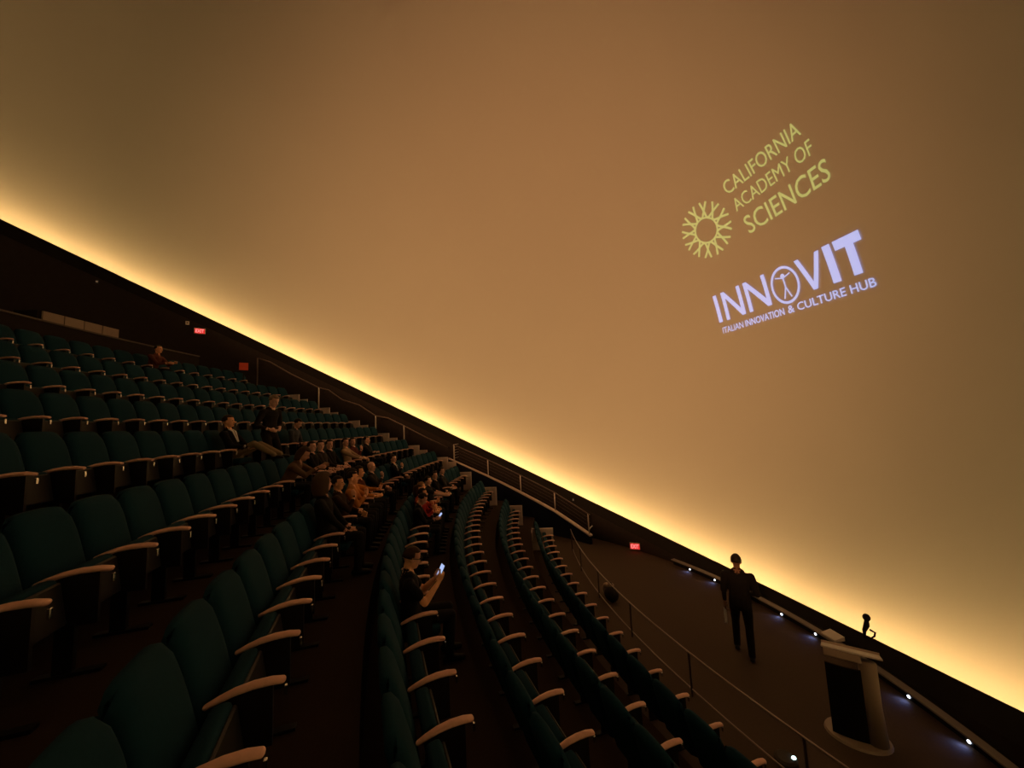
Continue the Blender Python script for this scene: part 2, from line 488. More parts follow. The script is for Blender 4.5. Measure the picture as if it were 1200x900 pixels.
    # hair
    if hair_style != 'bald':
        h = bmesh.new()
        big = {'short': 1.0, 'long': 1.12, 'bushy': 1.32}[hair_style]
        bmesh.ops.create_uvsphere(h, u_segments=24, v_segments=16, radius=1)
        kill = []
        for v in h.verts:
            u = v.co.copy()
            low = -.25 if hair_style == 'short' else -.75
            if (u.x > .45 and u.z < .48) or u.z < low + max(0, u.x) * .9: kill.append(v)
        bmesh.ops.delete(h, geom=kill, context='VERTS')
        for v in h.verts:
            u = v.co
            wob = 1 + .03 * math.sin(9 * u.x + 5 * u.y) * math.cos(8 * u.z)
            loc_ = Vector((u.x * .108, u.y * .087, u.z * .110)) * big * wob
            if hair_style != 'short' and u.z < 0: loc_ = loc_ + Vector((-.01, 0, u.z * .14))
            v.co = hc + hup * .022 - hf * .014 + HM @ loc_
        r = bmesh.ops.extrude_face_region(h, geom=h.faces[:])
        for v in [g for g in r['geom'] if isinstance(g, bmesh.types.BMVert)]:
            v.co = hc + (v.co - hc) * .9
        obj('hair', h, cmat('hair', hair, .6), root, True)
    ctx = dict(root=root, hc=hc, hf=hf, hs=hs, hup=hup, HM=HM, P=P, spine=spine, ff=ff, fs=fs, grip=grip)
    for fn in extras: fn(ctx)
    return ctx
def ex_glasses(c):
    e = bmesh.new()
    for s in (-1, 1):
        ctr = c['hc'] + c['hf'] * .100 + c['hs'] * .034 * s + c['hup'] * .010
        tube(e, [ctr + c['hs'] * (.027 * math.cos(a)) + c['hup'] * (.020 * math.sin(a)) for a in [2 * PI * k / 12 for k in range(13)]], .005, 6)
        tube(e, [ctr + c['hs'] * .027 * s, c['hc'] + c['hs'] * .086 * s - c['hf'] * .005 + c['hup'] * .012], .0035, 6)
    tube(e, [c['hc'] + c['hf'] * .104 - c['hs'] * .008 + c['hup'] * .012, c['hc'] + c['hf'] * .104 + c['hs'] * .008 + c['hup'] * .012], .003, 6)
    o = obj('glasses', e, 'frame', c['root'], True); o['label'] = 'dark framed glasses'
def ex_badge(c):
    p = c['P'] + c['spine'] * .30 + c['ff'] * .125 - c['fs'] * .085
    e = bmesh.new(); R = Matrix((c['ff'], c['fs'], c['spine'])).transposed().to_4x4(); R.translation = p
    box(e, -.004, .004, -.032, .032, -.022, .022, R)
    o = obj('badge', e, 'paper', c['root']); o['label'] = 'white name badge'
def ex_collar(c, tie=False):
    e = bmesh.new()
    P, sp, ff, fs = c['P'], c['spine'], c['ff'], c['fs']
    a = P + sp * .475 + ff * .075
    for s in (-1, 1):
        q = [P + sp * .50 + fs * .062 * s + ff * .01, P + sp * .47 + fs * .055 * s + ff * .082, P + sp * .18 + fs * .012 * s + ff * .122, P + sp * .30 + ff * .128, a]
        tube(e, [P + sp * .505 + fs * .060 * s - ff * .02, P + sp * .495 + fs * .055 * s + ff * .045, P + sp * .44 + fs * .045 * s + ff * .098, P + sp * .22 + fs * .015 * s + ff * .118], [(.014, .026), (.014, .03), (.012, .032), (.008, .015)], 8, ff)
    o = obj('shirt_front', e, 'paper', c['root'], True); o['label'] = 'white shirt collar and front'
    if tie:
        e = bmesh.new(); tube(e, [P + sp * .47 + ff * .095, P + sp * .36 + ff * .130, P + sp * .14 + ff * .125], [(.010, .018), (.008, .026), (.006, .034)], 8, ff)
        obj('necktie', e, cmat('clothing', (.03, .02, .05)), c['root'], True)
def ex_cuff(c):
    e = bmesh.new()
    for (wr, hd, pn, ac) in c['grip']: tube(e, [wr - hd * .05, wr - hd * .015], [.036, .034], 10)
    obj('cuff', e, 'paper', c['root'], True)
def ex_collar_tie(c): ex_collar(c, True)

def seat_frame(r, s_):
    """world position of the seat floor point (armrest-tip radius) and the direction the seat faces"""
    t = s_ / ROW_R[r]
    p = arc_pt(ROW_R[r], t, ROW_Z[r]); yaw = -t
    return p, yaw
def seat_at(r, y):
    t = math.asin((y - CY) / (ROW_R[r] + .3)); s_ = t * ROW_R[r]
    return round((s_ - PH[r]) / PITCH - .5)
OCC = {}
def sit(r, y, label, **k):
    n = seat_at(r, y)
    while (r, n) in OCC: n += 1
    OCC[(r, n)] = label
    p, yaw = seat_frame(r, PH[r] + (n + .5) * PITCH)
    c = person(label, p, yaw, **k)
    return c, p, yaw
def hold_phone(c, which, label, tilt=(.5, 0, .8), turn=0):
    root = c['root']; wr, hd, pn, ac = c['grip'][which]
    mw = Matrix.Translation(root.location) @ Matrix.Rotation(root.rotation_euler.z, 4, 'Z') @ Matrix.Scale(root.scale.x, 4)
    ctr = wr + hd * .10 + pn * .030 + Vector((0, 0, .035))
    up = Vector(tilt).normalized(); face = -(c['hc'] - ctr); face = (face - up * face.dot(up)).normalized()
    sd = up.cross(face)
    R = Matrix((face, sd, up)).transposed().to_4x4(); R.translation = ctr
    if turn: R = R @ Matrix.Rotation(math.radians(turn), 4, 'Z')
    ph = thing('smartphone', label, 'phone', (0, 0, 0)); ph.matrix_world = mw @ R
    obj('case', B(-.005, .005, -.037, .037, -.075, .075, bev=.004, seg=2), 'shell', ph)
    obj('screen', B(-.0062, -.0046, -.034, .034, -.070, .070), 'screen', ph)
    return ph

LAP = [((.04, .10, .62), None), ((.04, -.10, .62), None)]
CHIN = [((.02, .08, .62), None), ((-.08, -.04, .93), (-.35, .1, .9))]
CROSS = [((-.06, -.10, .78), (0, -1, .1)), ((-.04, .10, .76), (0, 1, .1))]
BLK = (.007, .007, .008)
c, p, yaw = sit(4, CY - 3.1, 'seated man in glasses and black short-sleeved shirt looking at a lit phone', lean=-4, head_pitch=16, hands=[((.02, .06, .88), (.5, -.1, .85)), ((.04, -.05, .86), (.45, .2, .88))],
    sleeve='short', skin='warm', hair=(.045, .022, .012), extras=(ex_glasses, ex_badge), voxel=.008, elbow_out=(.5, .35))
hold_phone(c, 1, 'smartphone with a bright bluish screen held up by the man in glasses', tilt=(.45, 0, .9), turn=28)
c, p, yaw = sit(4, 8.8, 'dark-clothed person bent over a bluish phone in front of the red sweaters', lean=4, head_pitch=30, hands=[((.12, .03, .70), (.9, 0, .3)), ((.12, -.03, .70), (.9, 0, .3))], shirt=BLK)
hold_phone(c, 1, 'smartphone glowing bluish white in the dark below the red sweaters', tilt=(.6, 0, .7), turn=30)
sit(4, 9.35, 'person in a deep red sweater leaning forward with both hands near the face', lean=6, shirt=(.32, .022, .018), skin='warm', hands=[((.03, .07, .88), (-.3, 0, .9)), ((.08, -.10, .80), (.2, .3, .9))])
sit(4, 9.95, 'person in an orange-red top raising one hand, behind the deep red sweater', shirt=(.42, .08, .03), skin='warm', hair=(.05, .025, .012), hands=[((.10, .10, .85), (.2, 0, .9)), ((.05, -.1, .65), None)], hair_style='long')
sit(4, 10.5, 'dark-jacketed person with fair hair beyond the two people in red', shirt=BLK, skin='warm', hair=(.30, .17, .07), head_yaw=25)
sit(4, 11.6, 'person in black with cream forearm stretched over the armrest, fourth row', shirt=(.02, .02, .02), skin='fair', hands=[((.20, .10, .70), (1, 0, 0)), ((.22, -.12, .72), (1, 0, 0))], sleeve='short')
sit(4, 12.6, 'dark-haired person in dark jacket with turned face, in front of green seats, fourth row', shirt=BLK, skin='fair', head_yaw=-30)
sit(4, 14.15, 'last person in the fourth row towards the far end, pale face, dark jacket', shirt=(.03, .03, .035), skin='fair', head_yaw=-20)
# fifth row
sit(5, 6.2, 'person with a large mop of brown hair and black clothes, nearest of the seated crowd', shirt=BLK, hair=(.085, .050, .030), hair_style='bushy', hands=[((.06, .09, .50), (.6, -.3, -.7)), ((.06, -.09, .50), (.6, .3, -.7))], lean=-6, pelvis=(-.27, 0, .56), scale=1.08, head_yaw=40)
sit(5, 7.15, 'man in orange-lit profile with short dark hair beside the mop of brown hair', shirt=(.03, .015, .01), skin='warm', hands=CHIN, head_yaw=-12)
sit(5, 7.7, 'person in an amber cardigan clasping both hands under the chin', shirt=(.50, .20, .05), skin='warm', hands=[((.02, .03, .86), (-.1, -.2, .9)), ((.02, -.03, .86), (-.1, .2, .9))], lean=2)
sit(5, 8.3, 'person in an orange top gesturing with a raised open hand', shirt=(.55, .22, .05), skin='warm', hair_style='long', hands=[((.16, .10, .84), (.3, .2, .9)), ((.14, -.10, .72), (.8, .2, .2))])
sit(5, 9.2, 'long-haired person with narrow pale face between the amber cardigan and bald man', shirt=(.10, .03, .02), skin='warm', hair_style='long', hands=CROSS)
sit(5, 10.0, 'bald man with a hand raised to his mouth in the crowded row', shirt=(.03, .025, .025), skin='fair', hair_style='bald', hands=CHIN, head_yaw=-15)
sit(5, 12.4, 'man in dark suit with white collar and tie, hand at his chin', shirt=BLK, skin='fair', extras=(ex_collar_tie,), hands=CHIN, head_yaw=-25)
# sixth row
sit(6, 7.9, 'person in a brown coat leaning forward with a tan sleeve stretched out', shirt=(.13, .075, .045), hair=(.06, .035, .02), hair_style='long', lean=28, head_pitch=30, hands=[((.36, .12, .86), (1, 0, .1)), ((.34, -.10, .84), (1, 0, 0))])
sit(6, 9.5, 'round-faced person with head against a neighbour at left end of upper crowd', shirt=BLK, skin='fair', head_yaw=-20)
sit(6, 10.05, 'person in black turning towards the neighbour at left end of upper crowd', shirt=(.025, .02, .02), skin='fair', head_yaw=-50)
sit(6, 10.8, 'dark-haired person in black zipped jacket alone between two pairs in upper crowd', shirt=BLK, skin='fair', head_yaw=-35)
sit(6, 11.6, 'person in a cream coat with folded arms in the upper crowd', shirt=(.42, .30, .20), skin='fair', hands=[((.12, .02, .70), (.8, -.4, 0)), ((.14, -.06, .68), (.8, .3, 0))], head_yaw=-30)
sit(6, 12.5, 'person in dark maroon with tilted head right of the cream coat', shirt=(.08, .015, .015), skin='fair', head_yaw=-40, hands=CHIN)
sit(6, 13.5, 'rightmost person of the upper crowd, pale hands and dark jacket', shirt=BLK, skin='fair', hands=CROSS)
# seventh row and above
sit(7, 8.2, 'man in dark jacket, white shirt and khaki trousers, sitting alone with legs stretched out', lean=-16, shirt=BLK, trousers=(.26, .20, .12), skin='warm', hair=(.03, .02, .014), extras=(ex_collar, ex_cuff),
    hands=[((.14, .14, .68), None), ((.12, -.14, .68), None)], feet=[(.60, .10, .42), (.58, -.14, .42)], pelvis=(-.16, 0, .54), knees_out=.1)
sit(7, 11.0, 'person in a dark slate jacket looking down, alone above the crowd', lean=4, head_pitch=28, shirt=(.05, .055, .07), skin='mid', hands=LAP)
sit(11, 12.6, 'person in a dull red jacket in the top rows leaning towards the aisle', lean=18, shirt=(.10, .03, .02), skin='warm', hands=[((.28, .1, .75), (1, 0, 0)), ((.25, -.05, .72), (1, 0, 0))])
STANDH = [((-.02, .27, .78), None), ((0, -.27, .78), None)]
p, yaw = seat_frame(7, (9.05 - CY) * .995)
person('man standing in dark clothes before the upper seats, bowed head', (p.x + .14, p.y, p.z), yaw - .4, pelvis=(0, 0, .90), lean=4, head_pitch=25, hands=[((.12, .14, .98), (.6, -.5, -.3)), ((.14, -.12, .96), (.6, .5, -.3))], feet=[(0, .10, 0), (-.02, -.10, 0)],
    shirt=(.016, .014, .012), trousers=(.014, .012, .011), skin='fair', hair=(.25, .17, .12), scale=1.04)
# presenter on the stage floor
c = person('man in dark suit seen from behind, standing on the stage floor', (5.42, 6.70, 0), math.radians(50), pelvis=(0, 0, .925), lean=2, hands=[((.06, .25, .80), (.1, 0, -1)), ((.20, -.14, .98), (.5, .6, .1))],
    feet=[(.16, .12, 0), (-.16, -.10, 0)], shirt=(.006, .005, .006), trousers=(.006, .005, .006), skin='dim', hair=(.012, .008, .006), extras=(ex_collar,), scale=1.04, voxel=.010, bulk=1.10)
wr, hd, pn, ac = c['grip'][0]
mw = Matrix.Translation(c['root'].location) @ Matrix.Rotation(math.radians(50), 4, 'Z') @ Matrix.Scale(1.04, 4)
e = bmesh.new(); q = wr + hd * .11 + pn * .02
box(e, -.003, .003, -.022, .022, -.24, .03, Matrix.Translation(q + Vector((-.02, .03, 0)))); e.transform(mw)
tag(obj('paper_sheet', e, 'paper'), 'folded white paper held low by the man standing on the stage', 'paper')

# ------------------------------------------------------------------ seats
def backrest_bm():
    bm = bmesh.new(); nu, nv = 9, 9
    def pt(u, v, rear):
        w = .274 * (1 - .10 * max(0, v - .55) ** 2 * 4)
        y = w * u
        z = .36 + .67 * v
        if v > .7: z -= .05 * abs(u) ** 4 * (v - .7) / .3
        lean = -.36 - .17 * v
        bul = .030 * (1 - u * u) * math.sin(PI * min(1, v * 1.1) * .9 + .2)
        edge = (1 - min(1, (1 - abs(u)) / .12)) ** 2
        tope = max(0, (v - .88) / .12) ** 2
        if rear: x = lean - .115 + .045 * edge + .04 * tope + .03 * (1 - v)
        else: x = lean + bul - .02 * edge - .03 * tope
        return Vector((x, y, z))
    F = [[bm.verts.new(pt(-1 + 2 * i / nu, j / nv, False)) for j in range(nv + 1)] for i in range(nu + 1)]
    R = [[bm.verts.new(pt(-1 + 2 * i / nu, j / nv, True)) for j in range(nv + 1)] for i in range(nu + 1)]
    for i in range(nu):
        for j in range(nv):
            bm.faces.new((F[i][j], F[i + 1][j], F[i + 1][j + 1], F[i][j + 1]))
            bm.faces.new((R[i][j], R[i][j + 1], R[i + 1][j + 1], R[i + 1][j]))
    for j in range(nv):
        bm.faces.new((F[0][j], F[0][j + 1], R[0][j + 1], R[0][j])); bm.faces.new((F[nu][j], R[nu][j], R[nu][j + 1], F[nu][j + 1]))
    for i in range(nu):
        bm.faces.new((F[i][0], R[i][0], R[i + 1][0], F[i + 1][0])); bm.faces.new((F[i][nv], F[i + 1][nv], R[i + 1][nv], R[i][nv]))
    return bm
def cushion_bm():
    return B(-.40, .04, -.235, .235, .375, .47, bev=.03, seg=3)
FOLD = Matrix.Translation((-.34, 0, .42)) @ Matrix.Rotation(math.radians(-78), 4, 'Y') @ Matrix.Translation((.34, 0, -.42))
def folded_bm():
    return B(-.055, .055, -.235, .235, -.16, .15, Matrix.Translation((-.275, 0, .475)) @ Matrix.Rotation(math.radians(-9), 4, 'Y'), bev=.035, seg=3)
def pan_bm():
    return B(-.38, .02, -.22, .22, .352, .38, bev=.01)
def pan_folded_bm():
    return B(.05, .075, -.215, .215, -.15, .12, Matrix.Translation((-.275, 0, .475)) @ Matrix.Rotation(math.radians(-9), 4, 'Y'), bev=.01)
ARM_PTS = [(-.385, .585), (-.33, .605), (-.25, .628), (-.16, .640), (-.07, .640), (-.012, .632)]
def arm_bm():
    bm = bmesh.new()
    tube(bm, [(x, 0, z) for x, z in ARM_PTS], [(.014, .020), (.017, .026), (.019, .031), (.020, .034), (.020, .034), (.017, .032)], 10, (0, 0, 1), True, True)
    return bm
def stan_bm():
    bm = bmesh.new()
    box(bm, -.30, -.06, -.014, .014, .30, .625)
    box(bm, -.27, -.17, -.018, .018, .02, .32)
    box(bm, -.36, -.02, -.03, .03, 0, .022)
    return bm
def me_of(bm, name, material, smooth=True):
    me = bpy.data.meshes.new(name); bmesh.ops.recalc_face_normals(bm, faces=bm.faces[:]); bm.to_mesh(me); bm.free()
    me.materials.append(M[material])
    if smooth: me.polygons.foreach_set('use_smooth', [True] * len(me.polygons))
    return me
ME = dict(back=me_of(backrest_bm(), 'backrest', 'teal'), cush=me_of(cushion_bm(), 'seat_cushion', 'teal'), fold=me_of(folded_bm(), 'folded_cushion', 'teal'),
          pan=me_of(pan_bm(), 'seat_pan', 'shell', False), panf=me_of(pan_folded_bm(), 'folded_pan', 'shell', False), arm=me_of(arm_bm(), 'armrest', 'wood'),
          stan=me_of(stan_bm(), 'stanchion', 'frame', False), clip=me_of(B(-.004, .012, -.011, .011, .545, .60, bev=.003), 'clip', 'chrome', False),
          panel=me_of(B(-.70, .02, -.02, .02, 0, .70), 'end_panel', 'tan', False))
_b = bmesh.new(); box(_b, -.02, .035, -.027, .027, 0, .735); box(_b, -.71, .035, -.027, .027, .70, .735)
ME['wing'] = me_of(B(.035, .40, -.025, .025, -.30, .52), 'panel_wing', 'tan', False)
ME['edge'] = me_of(_b, 'panel_edge', 'cap', False)
def child(name, me, root, loc=(0, 0, 0)):
    o = bpy.data.objects.new(name, me); COL.objects.link(o); o.parent = root; o.location = loc; return o
ORD = ['', 'first', 'second', 'third', 'fourth', 'fifth', 'sixth', 'seventh', 'eighth', 'ninth', 'tenth', 'eleventh', 'twelfth', 'thirteenth', 'fourteenth', 'fifteenth', 'sixteenth', 'seventeenth',
       'eighteenth', 'nineteenth', 'twentieth', 'twenty-first', 'twenty-second', 'twenty-third', 'twenty-fourth', 'twenty-fifth', 'twenty-sixth', 'twenty-seventh', 'twenty-eighth', 'twenty-ninth', 'thirtieth',
       'thirty-first', 'thirty-second', 'thirty-third', 'thirty-fourth', 'thirty-fifth', 'thirty-sixth', 'thirty-seventh']
ROWN = ['', 'front row by the curved rail', 'second row from the stage', 'third row from the stage', 'row of the man with phone', 'fifth row from the stage', 'sixth row from the stage', 'row of the khaki trousers', 'fourth row from the top', 'third row from the top', 'second row from the top', 'top row under the parapet']
def in_view(p, margin=1.10):
    d = Vector(p) - Vector((0, 0, EYE)); z = d.dot(FW)
    if z < .25: return False
    return abs(d.dot(RT) / z) < 600 / 449.5 * margin and abs(d.dot(UP) / z) < 450 / 449.5 * margin
nseat = 0
END_S = {}
for r in range(1, 12):
    if r in ENDPT: y_end = ENDPT[r][1]
    else: y_end = 17.35
    s_end = math.asin((y_end - CY) / ROW_R[r]) * ROW_R[r]
    n_end = round((s_end - PH[r]) / PITCH) - 1
    END_S[r] = PH[r] + (n_end + 1) * PITCH
    k = 0
    for n in range(n_end, -40, -1):
        p, yaw = seat_frame(r, PH[r] + (n + .5) * PITCH)
        if p.y < -2.6: break
        if ((p.x - .6 - DC.x) / (RW * NRM.z)) ** 2 + ((abs(p.y - DC.y) + .35) / RW) ** 2 > 1: continue
        k += 1
        ok = in_view(p + Vector((0, 0, .66))) or in_view(p + Vector((-.6, 0, 1.0))) or in_view(p + Vector((0, -.28, .62)))
        if not ok: continue
        occ = OCC.get((r, n))
        if occ: lab = 'occupied teal seat, %s from far stairs, %s' % (ORD[k], ROWN[r])
        else: lab = 'empty teal tip-up seat, %s from far stairs, %s' % (ORD[k], ROWN[r])
        root = thing('theatre_seat', lab, 'seat', p, yaw, 'teal theatre seats in curved rows')
        child('backrest', ME['back'], root)
        if occ: child('seat_cushion', ME['cush'], root); child('seat_pan', ME['pan'], root)
        else: child('seat_cushion', ME['fold'], root); child('seat_pan', ME['panf'], root)
        a = child('armrest', ME['arm'], root, (0, -PITCH / 2, 0)); child('metal_clip', ME['clip'], a)
        child('stanchion', ME['stan'], root, (0, -PITCH / 2, 0))
        if n == n_end:
            e = child('end_panel', ME['panel'], root, (0, PITCH / 2, 0)); child('panel_edge', ME['edge'], e)
            if r >= 5: child('panel_wing', ME['wing'], e)
            e['label'] = 'tan end panel with pale edge facing the stairs'
        nseat += 1
print('seats', nseat)

# stair blocks in the far aisle
for r in range(2, 12):
    t0 = (END_S[r - 1] + .10) / ROW_R[r - 1]
    Ri, Ro = RIS[r] - .42, RIS[r] - .005
    z1 = (ROW_Z[r] + ROW_Z[r - 1]) / 2; z0 = ROW_Z[r - 1]
    t1 = min(t0 + 1.15 / Ro, tier_angle(Ro, 1) - .02)
    if r <= 5: t1 = min(t1, t0 + .62 / Ro)
    bm = bmesh.new()
    path = [(arc_pt(0, 0), Vector((-math.cos(t), math.sin(t), 0)), Vector((0, 0, 1))) for t in [t0 + (t1 - t0) * i / 4 for i in range(5)]]
    sweep_profile(bm, path, [(Ri, z0), (Ro, z0), (Ro, z1), (Ri, z1)])
    struct('floor_step', bm, 'step')
    bm = bmesh.new()
    sweep_profile(bm, path, [(Ri - .012, z1 - .05), (Ri + .04, z1 - .05), (Ri + .04, z1 + .008), (Ri - .012, z1 + .008)])
    struct('trim_6', bm, 'cap')
    # carpeted face of the full riser beside it
    bm = bmesh.new()
    sweep_profile(bm, path, [(Ro - .01, z1), (Ro + .02, z1), (Ro + .02, ROW_Z[r] + .004), (Ro - .01, ROW_Z[r] + .004)])
    struct('trim_7', bm, 'step')

# ------------------------------------------------------------------ railings
rl = thing('ramp_railing', 'steel railing with posts and thin rails standing on the navy side wall', 'railing')
def wp(u):
    u = max(0, min(len(WP) - 1.0001, u)); i = int(u); f = u - i
    return Vector(WP[i]).lerp(Vector(WP[i + 1]), f) + Vector((offs(i, WP, .05).x, offs(i, WP, .05).y, .05))
HH = .70
for u in (1, 3.1, 5.0, 7.0, 8.9):
    p = wp(u); obj('post', tube(bmesh.new(), [p, p + Vector((0, 0, HH))], .024 if u > 1 else .032, 8), 'steel', rl)
top = [wp(1 + .25 * i) for i in range(0, 33)]
obj('top_rail', tube(bmesh.new(), [q + Vector((0, 0, HH)) for q in top if q], .022, 8), 'darkrail', rl)
for h in (.14, .28, .42, .56):
    obj('cable', tube(bmesh.new(), [q + Vector((0, 0, h)) for q in top], .005, 5), 'darkrail', rl)
p0 = wp(1)
for h in (.10, .22, .34, .46, .58, .70):
    obj('return_bar', tube(bmesh.new(), [p0 + Vector((0, 0, h)), p0 + Vector((.22, .50, h + .0))], .016 if h < .7 else .026, 6), 'steel', rl)
p9 = wp(8.9)
obj('end_bracket', tube(bmesh.new(), [p9 + Vector((0, 0, .12)), p9 + Vector((.10, .12, .16)), p9 + Vector((.22, .2, .20))], .02, 6), 'steel', rl)

hr = thing('stair_handrail', 'dark handrail climbing along the round wall beside the far stairs', 'handrail')
HP = [(-7.3, 17.15, 7.64), (-6.9, 17.3, 7.50), (-6.2, 17.6, 7.02), (-5.15, 17.8, 6.42), (-4.75, 17.82, 6.30), (-4.2, 17.85, 5.86), (-3.5, 17.85, 5.60), (-2.82, 17.85, 5.10), (-2.3, 17.85, 4.98), (-1.62, 17.85, 4.60), (-.63, 17.85, 4.02), (.30, 17.98, 3.52)]
obj('rail', tube(bmesh.new(), HP, .026, 8), 'darkrail', hr, True)
for i in (0, 3, 7, 9):
    x, y, z = HP[i]
    q = [r for r in range(2, 12) if math.hypot(x - CX, y - CY) > RIS[r]]
    obj('post', tube(bmesh.new(), [(x, y, ROW_Z[max(q)]), (x, y, z)], .028, 8), 'steel' if i else 'darkrail', hr)

# curved rail in front of the first row
RR = 22.72
fr = thing('front_rail', 'curved metal rail between the front row and the stage floor', 'railing')
def fpath(z, a, b, n=40): return [arc_pt(RR, math.asin((y - CY) / RR), z) for y in [a + (b - a) * i / n for i in range(n + 1)]]
obj('top_rail', tube(bmesh.new(), fpath(.66, 2.2, 13.4), .014, 8), 'rail', fr, True)
obj('low_rail', tube(bmesh.new(), fpath(.11, 2.2, 13.0), .011, 8), 'rail', fr, True)
for y in (2.4, 4.2, 6.0, 7.8, 9.6, 11.4, 13.2):
    p = arc_pt(RR, math.asin((y - CY) / RR))
    obj('post', tube(bmesh.new(), [p, p + Vector((0, 0, .66))], .018, 8), 'darkrail', fr)
# bundle behind the rail
bg = thing('bag', 'dark rounded bag with pale cloth on top behind the curved front rail', 'bag', (4.02, 9.35, 0))
e = bmesh.new(); ellipsoid(e, (0, 0, .17), (.17, .22, .17), 14, 10)
for v in e.verts:
    v.co.z = max(v.co.z, 0.004); v.co.x *= 1 + .1 * math.sin(9 * v.co.y)
obj('sack', e, cmat('dark_canvas', (.02, .017, .016)), bg, True)
e = bmesh.new(); ellipsoid(e, (-.03, .20, .30), (.10, .09, .07), 10, 8); ellipsoid(e, (.03, .10, .33), (.08, .08, .06), 10, 8); ellipsoid(e, (0, .34, .16), (.09, .10, .15), 10, 8)
obj('cloth', e, cmat('beige_cloth', (.34, .25, .20)), bg, True)
obj('handle', tube(bmesh.new(), [(0, .08 * math.cos(a), .32 + .12 * math.sin(a)) for a in [PI * k / 8 for k in range(9)]], .012, 6), 'frame', bg, True)

# ------------------------------------------------------------------ podium
pd = thing('lectern', 'lectern with beige column, black front panel and sloped pale top on the stage', 'lectern', (5.50, 4.82, 0), math.radians(-138))
# local x faces the audience side, y across
e = bmesh.new()
n = 28; vs = [e.verts.new((.06 + .30 * math.cos(2 * PI * k / n), .36 * math.sin(2 * PI * k / n), 0)) for k in range(n)]
f = e.faces.new(vs); r = bmesh.ops.extrude_face_region(e, geom=[f])
for v in [g for g in r['geom'] if isinstance(g, bmesh.types.BMVert)]: v.co.z = .03; v.co.x *= .96; v.co.y *= .96
obj('base', e, 'podium', pd)
obj('column', tube(bmesh.new(), [(.10, .20, .03), (.10, .20, .5), (.05, .20, 1.0)], [(.13, .12), (.105, .095), (.11, .10)], 16, (1, 0, 0)), 'podium', pd, True)
e = bmesh.new(); rings = []
for i in range(9):
    y = -.26 + .38 * i / 8; x = .12 + .10 * math.cos((y + .05) * 3.6)
    rings.append([e.verts.new(q) for q in ((x, y, .035), (x, y, .93), (x - .03, y, .93), (x - .03, y, .035))])
for a, b in zip(rings, rings[1:]):
    for k in range(4): e.faces.new((a[k], a[(k + 1) % 4], b[(k + 1) % 4], b[k]))
e.faces.new(rings[0]); e.faces.new(rings[-1])
obj('front_panel', e, 'black', pd)
Tm = Matrix.Translation((-.02, .04, 1.06)) @ Matrix.Rotation(math.radians(-20), 4, 'Y')
obj('reading_top', B(-.24, .22, -.32, .32, -.012, .012, Tm, bev=.006), 'white', pd)
obj('tray_lip', B(-.25, -.235, -.32, .32, -.012, .04, Tm), 'podium', pd)
obj('front_box', B(.02, .20, -.30, .10, -.11, -.012, Tm, bev=.01), 'podium', pd)
# ------------------------------------------------------------------ step lights
def on_ledge(y, off): 
    x = ell(RW, y); nx = Vector((x - DC.x, (y - DC.y) * NRM.z ** 2, 0)).normalized()
    return Vector((x, y, 0)) - nx * off, math.atan2(-nx.y, -nx.x)
LEDS = [(10.48, 'farthest small white step light under the ledge, near the ledge end'), (9.62, 'second step light from the far ledge end, left of the standing man'), (7.63, 'first step light right of the standing man, under the ledge'),
        (6.80, 'step light under the pale wedge-shaped box on the ledge'), (5.04, 'step light under the ledge right of the lectern'), (4.22, 'nearest step light under the ledge in the lower right corner')]
for y, lab in LEDS:
    p, a = on_ledge(y, .28)
    sl = thing('step_light', lab, 'light', (p.x, p.y, .055), a, 'bluish step lights under the stage ledge')
    obj('housing', B(.001, .022, -.055, .055, -.035, .035, bev=.005), 'frame', sl)
    e = bmesh.new(); ellipsoid(e, (.024, 0, 0), (.014, .024, .020), 10, 8)
    obj('lens', e, 'led', sl, True)
    lamp('bulb', 'SPOT', (.07, 0, .02), 1.5, (.22, .36, 1.0), sl, target=None, spot_size=2.4, spot_blend=1, shadow_soft_size=.02).rotation_euler = Vector((.75, 0, -.65)).to_track_quat('-Z', 'Y').to_euler()
p, a = on_ledge(6.46, .24)
wb = bmesh.new()
pr = [(-.09, 0), (.11, 0), (.11, .025), (-.09, .07)]
L_ = [wb.verts.new((x, -.15, z)) for x, z in pr]; R_ = [wb.verts.new((x, .15, z)) for x, z in pr]
wb.faces.new(L_); wb.faces.new(list(reversed(R_)))
for k in range(4): wb.faces.new((L_[k], L_[(k + 1) % 4], R_[(k + 1) % 4], R_[k]))
o = tag(obj('ledge_box', wb, 'white'), 'small pale wedge-shaped box lying on the ledge left of the lectern', 'box')
o.location = (p.x, p.y, .166); o.rotation_euler = (0, 0, a)
fl = thing('floor_lamp', 'small greenish-white light on a dark round puck by the curved front rail', 'light', (4.20, 4.67, 0))
e = bmesh.new(); tube(e, [(0, 0, 0), (0, 0, .05), (0, 0, .07)], [.13, .13, .10], 20); obj('puck', e, cmat('dark_plastic', (.06, .05, .045)), fl)
e = bmesh.new(); ellipsoid(e, (.07, -.05, .075), (.03, .022, .02), 10, 8); obj('lens', e, 'led_green', fl, True)

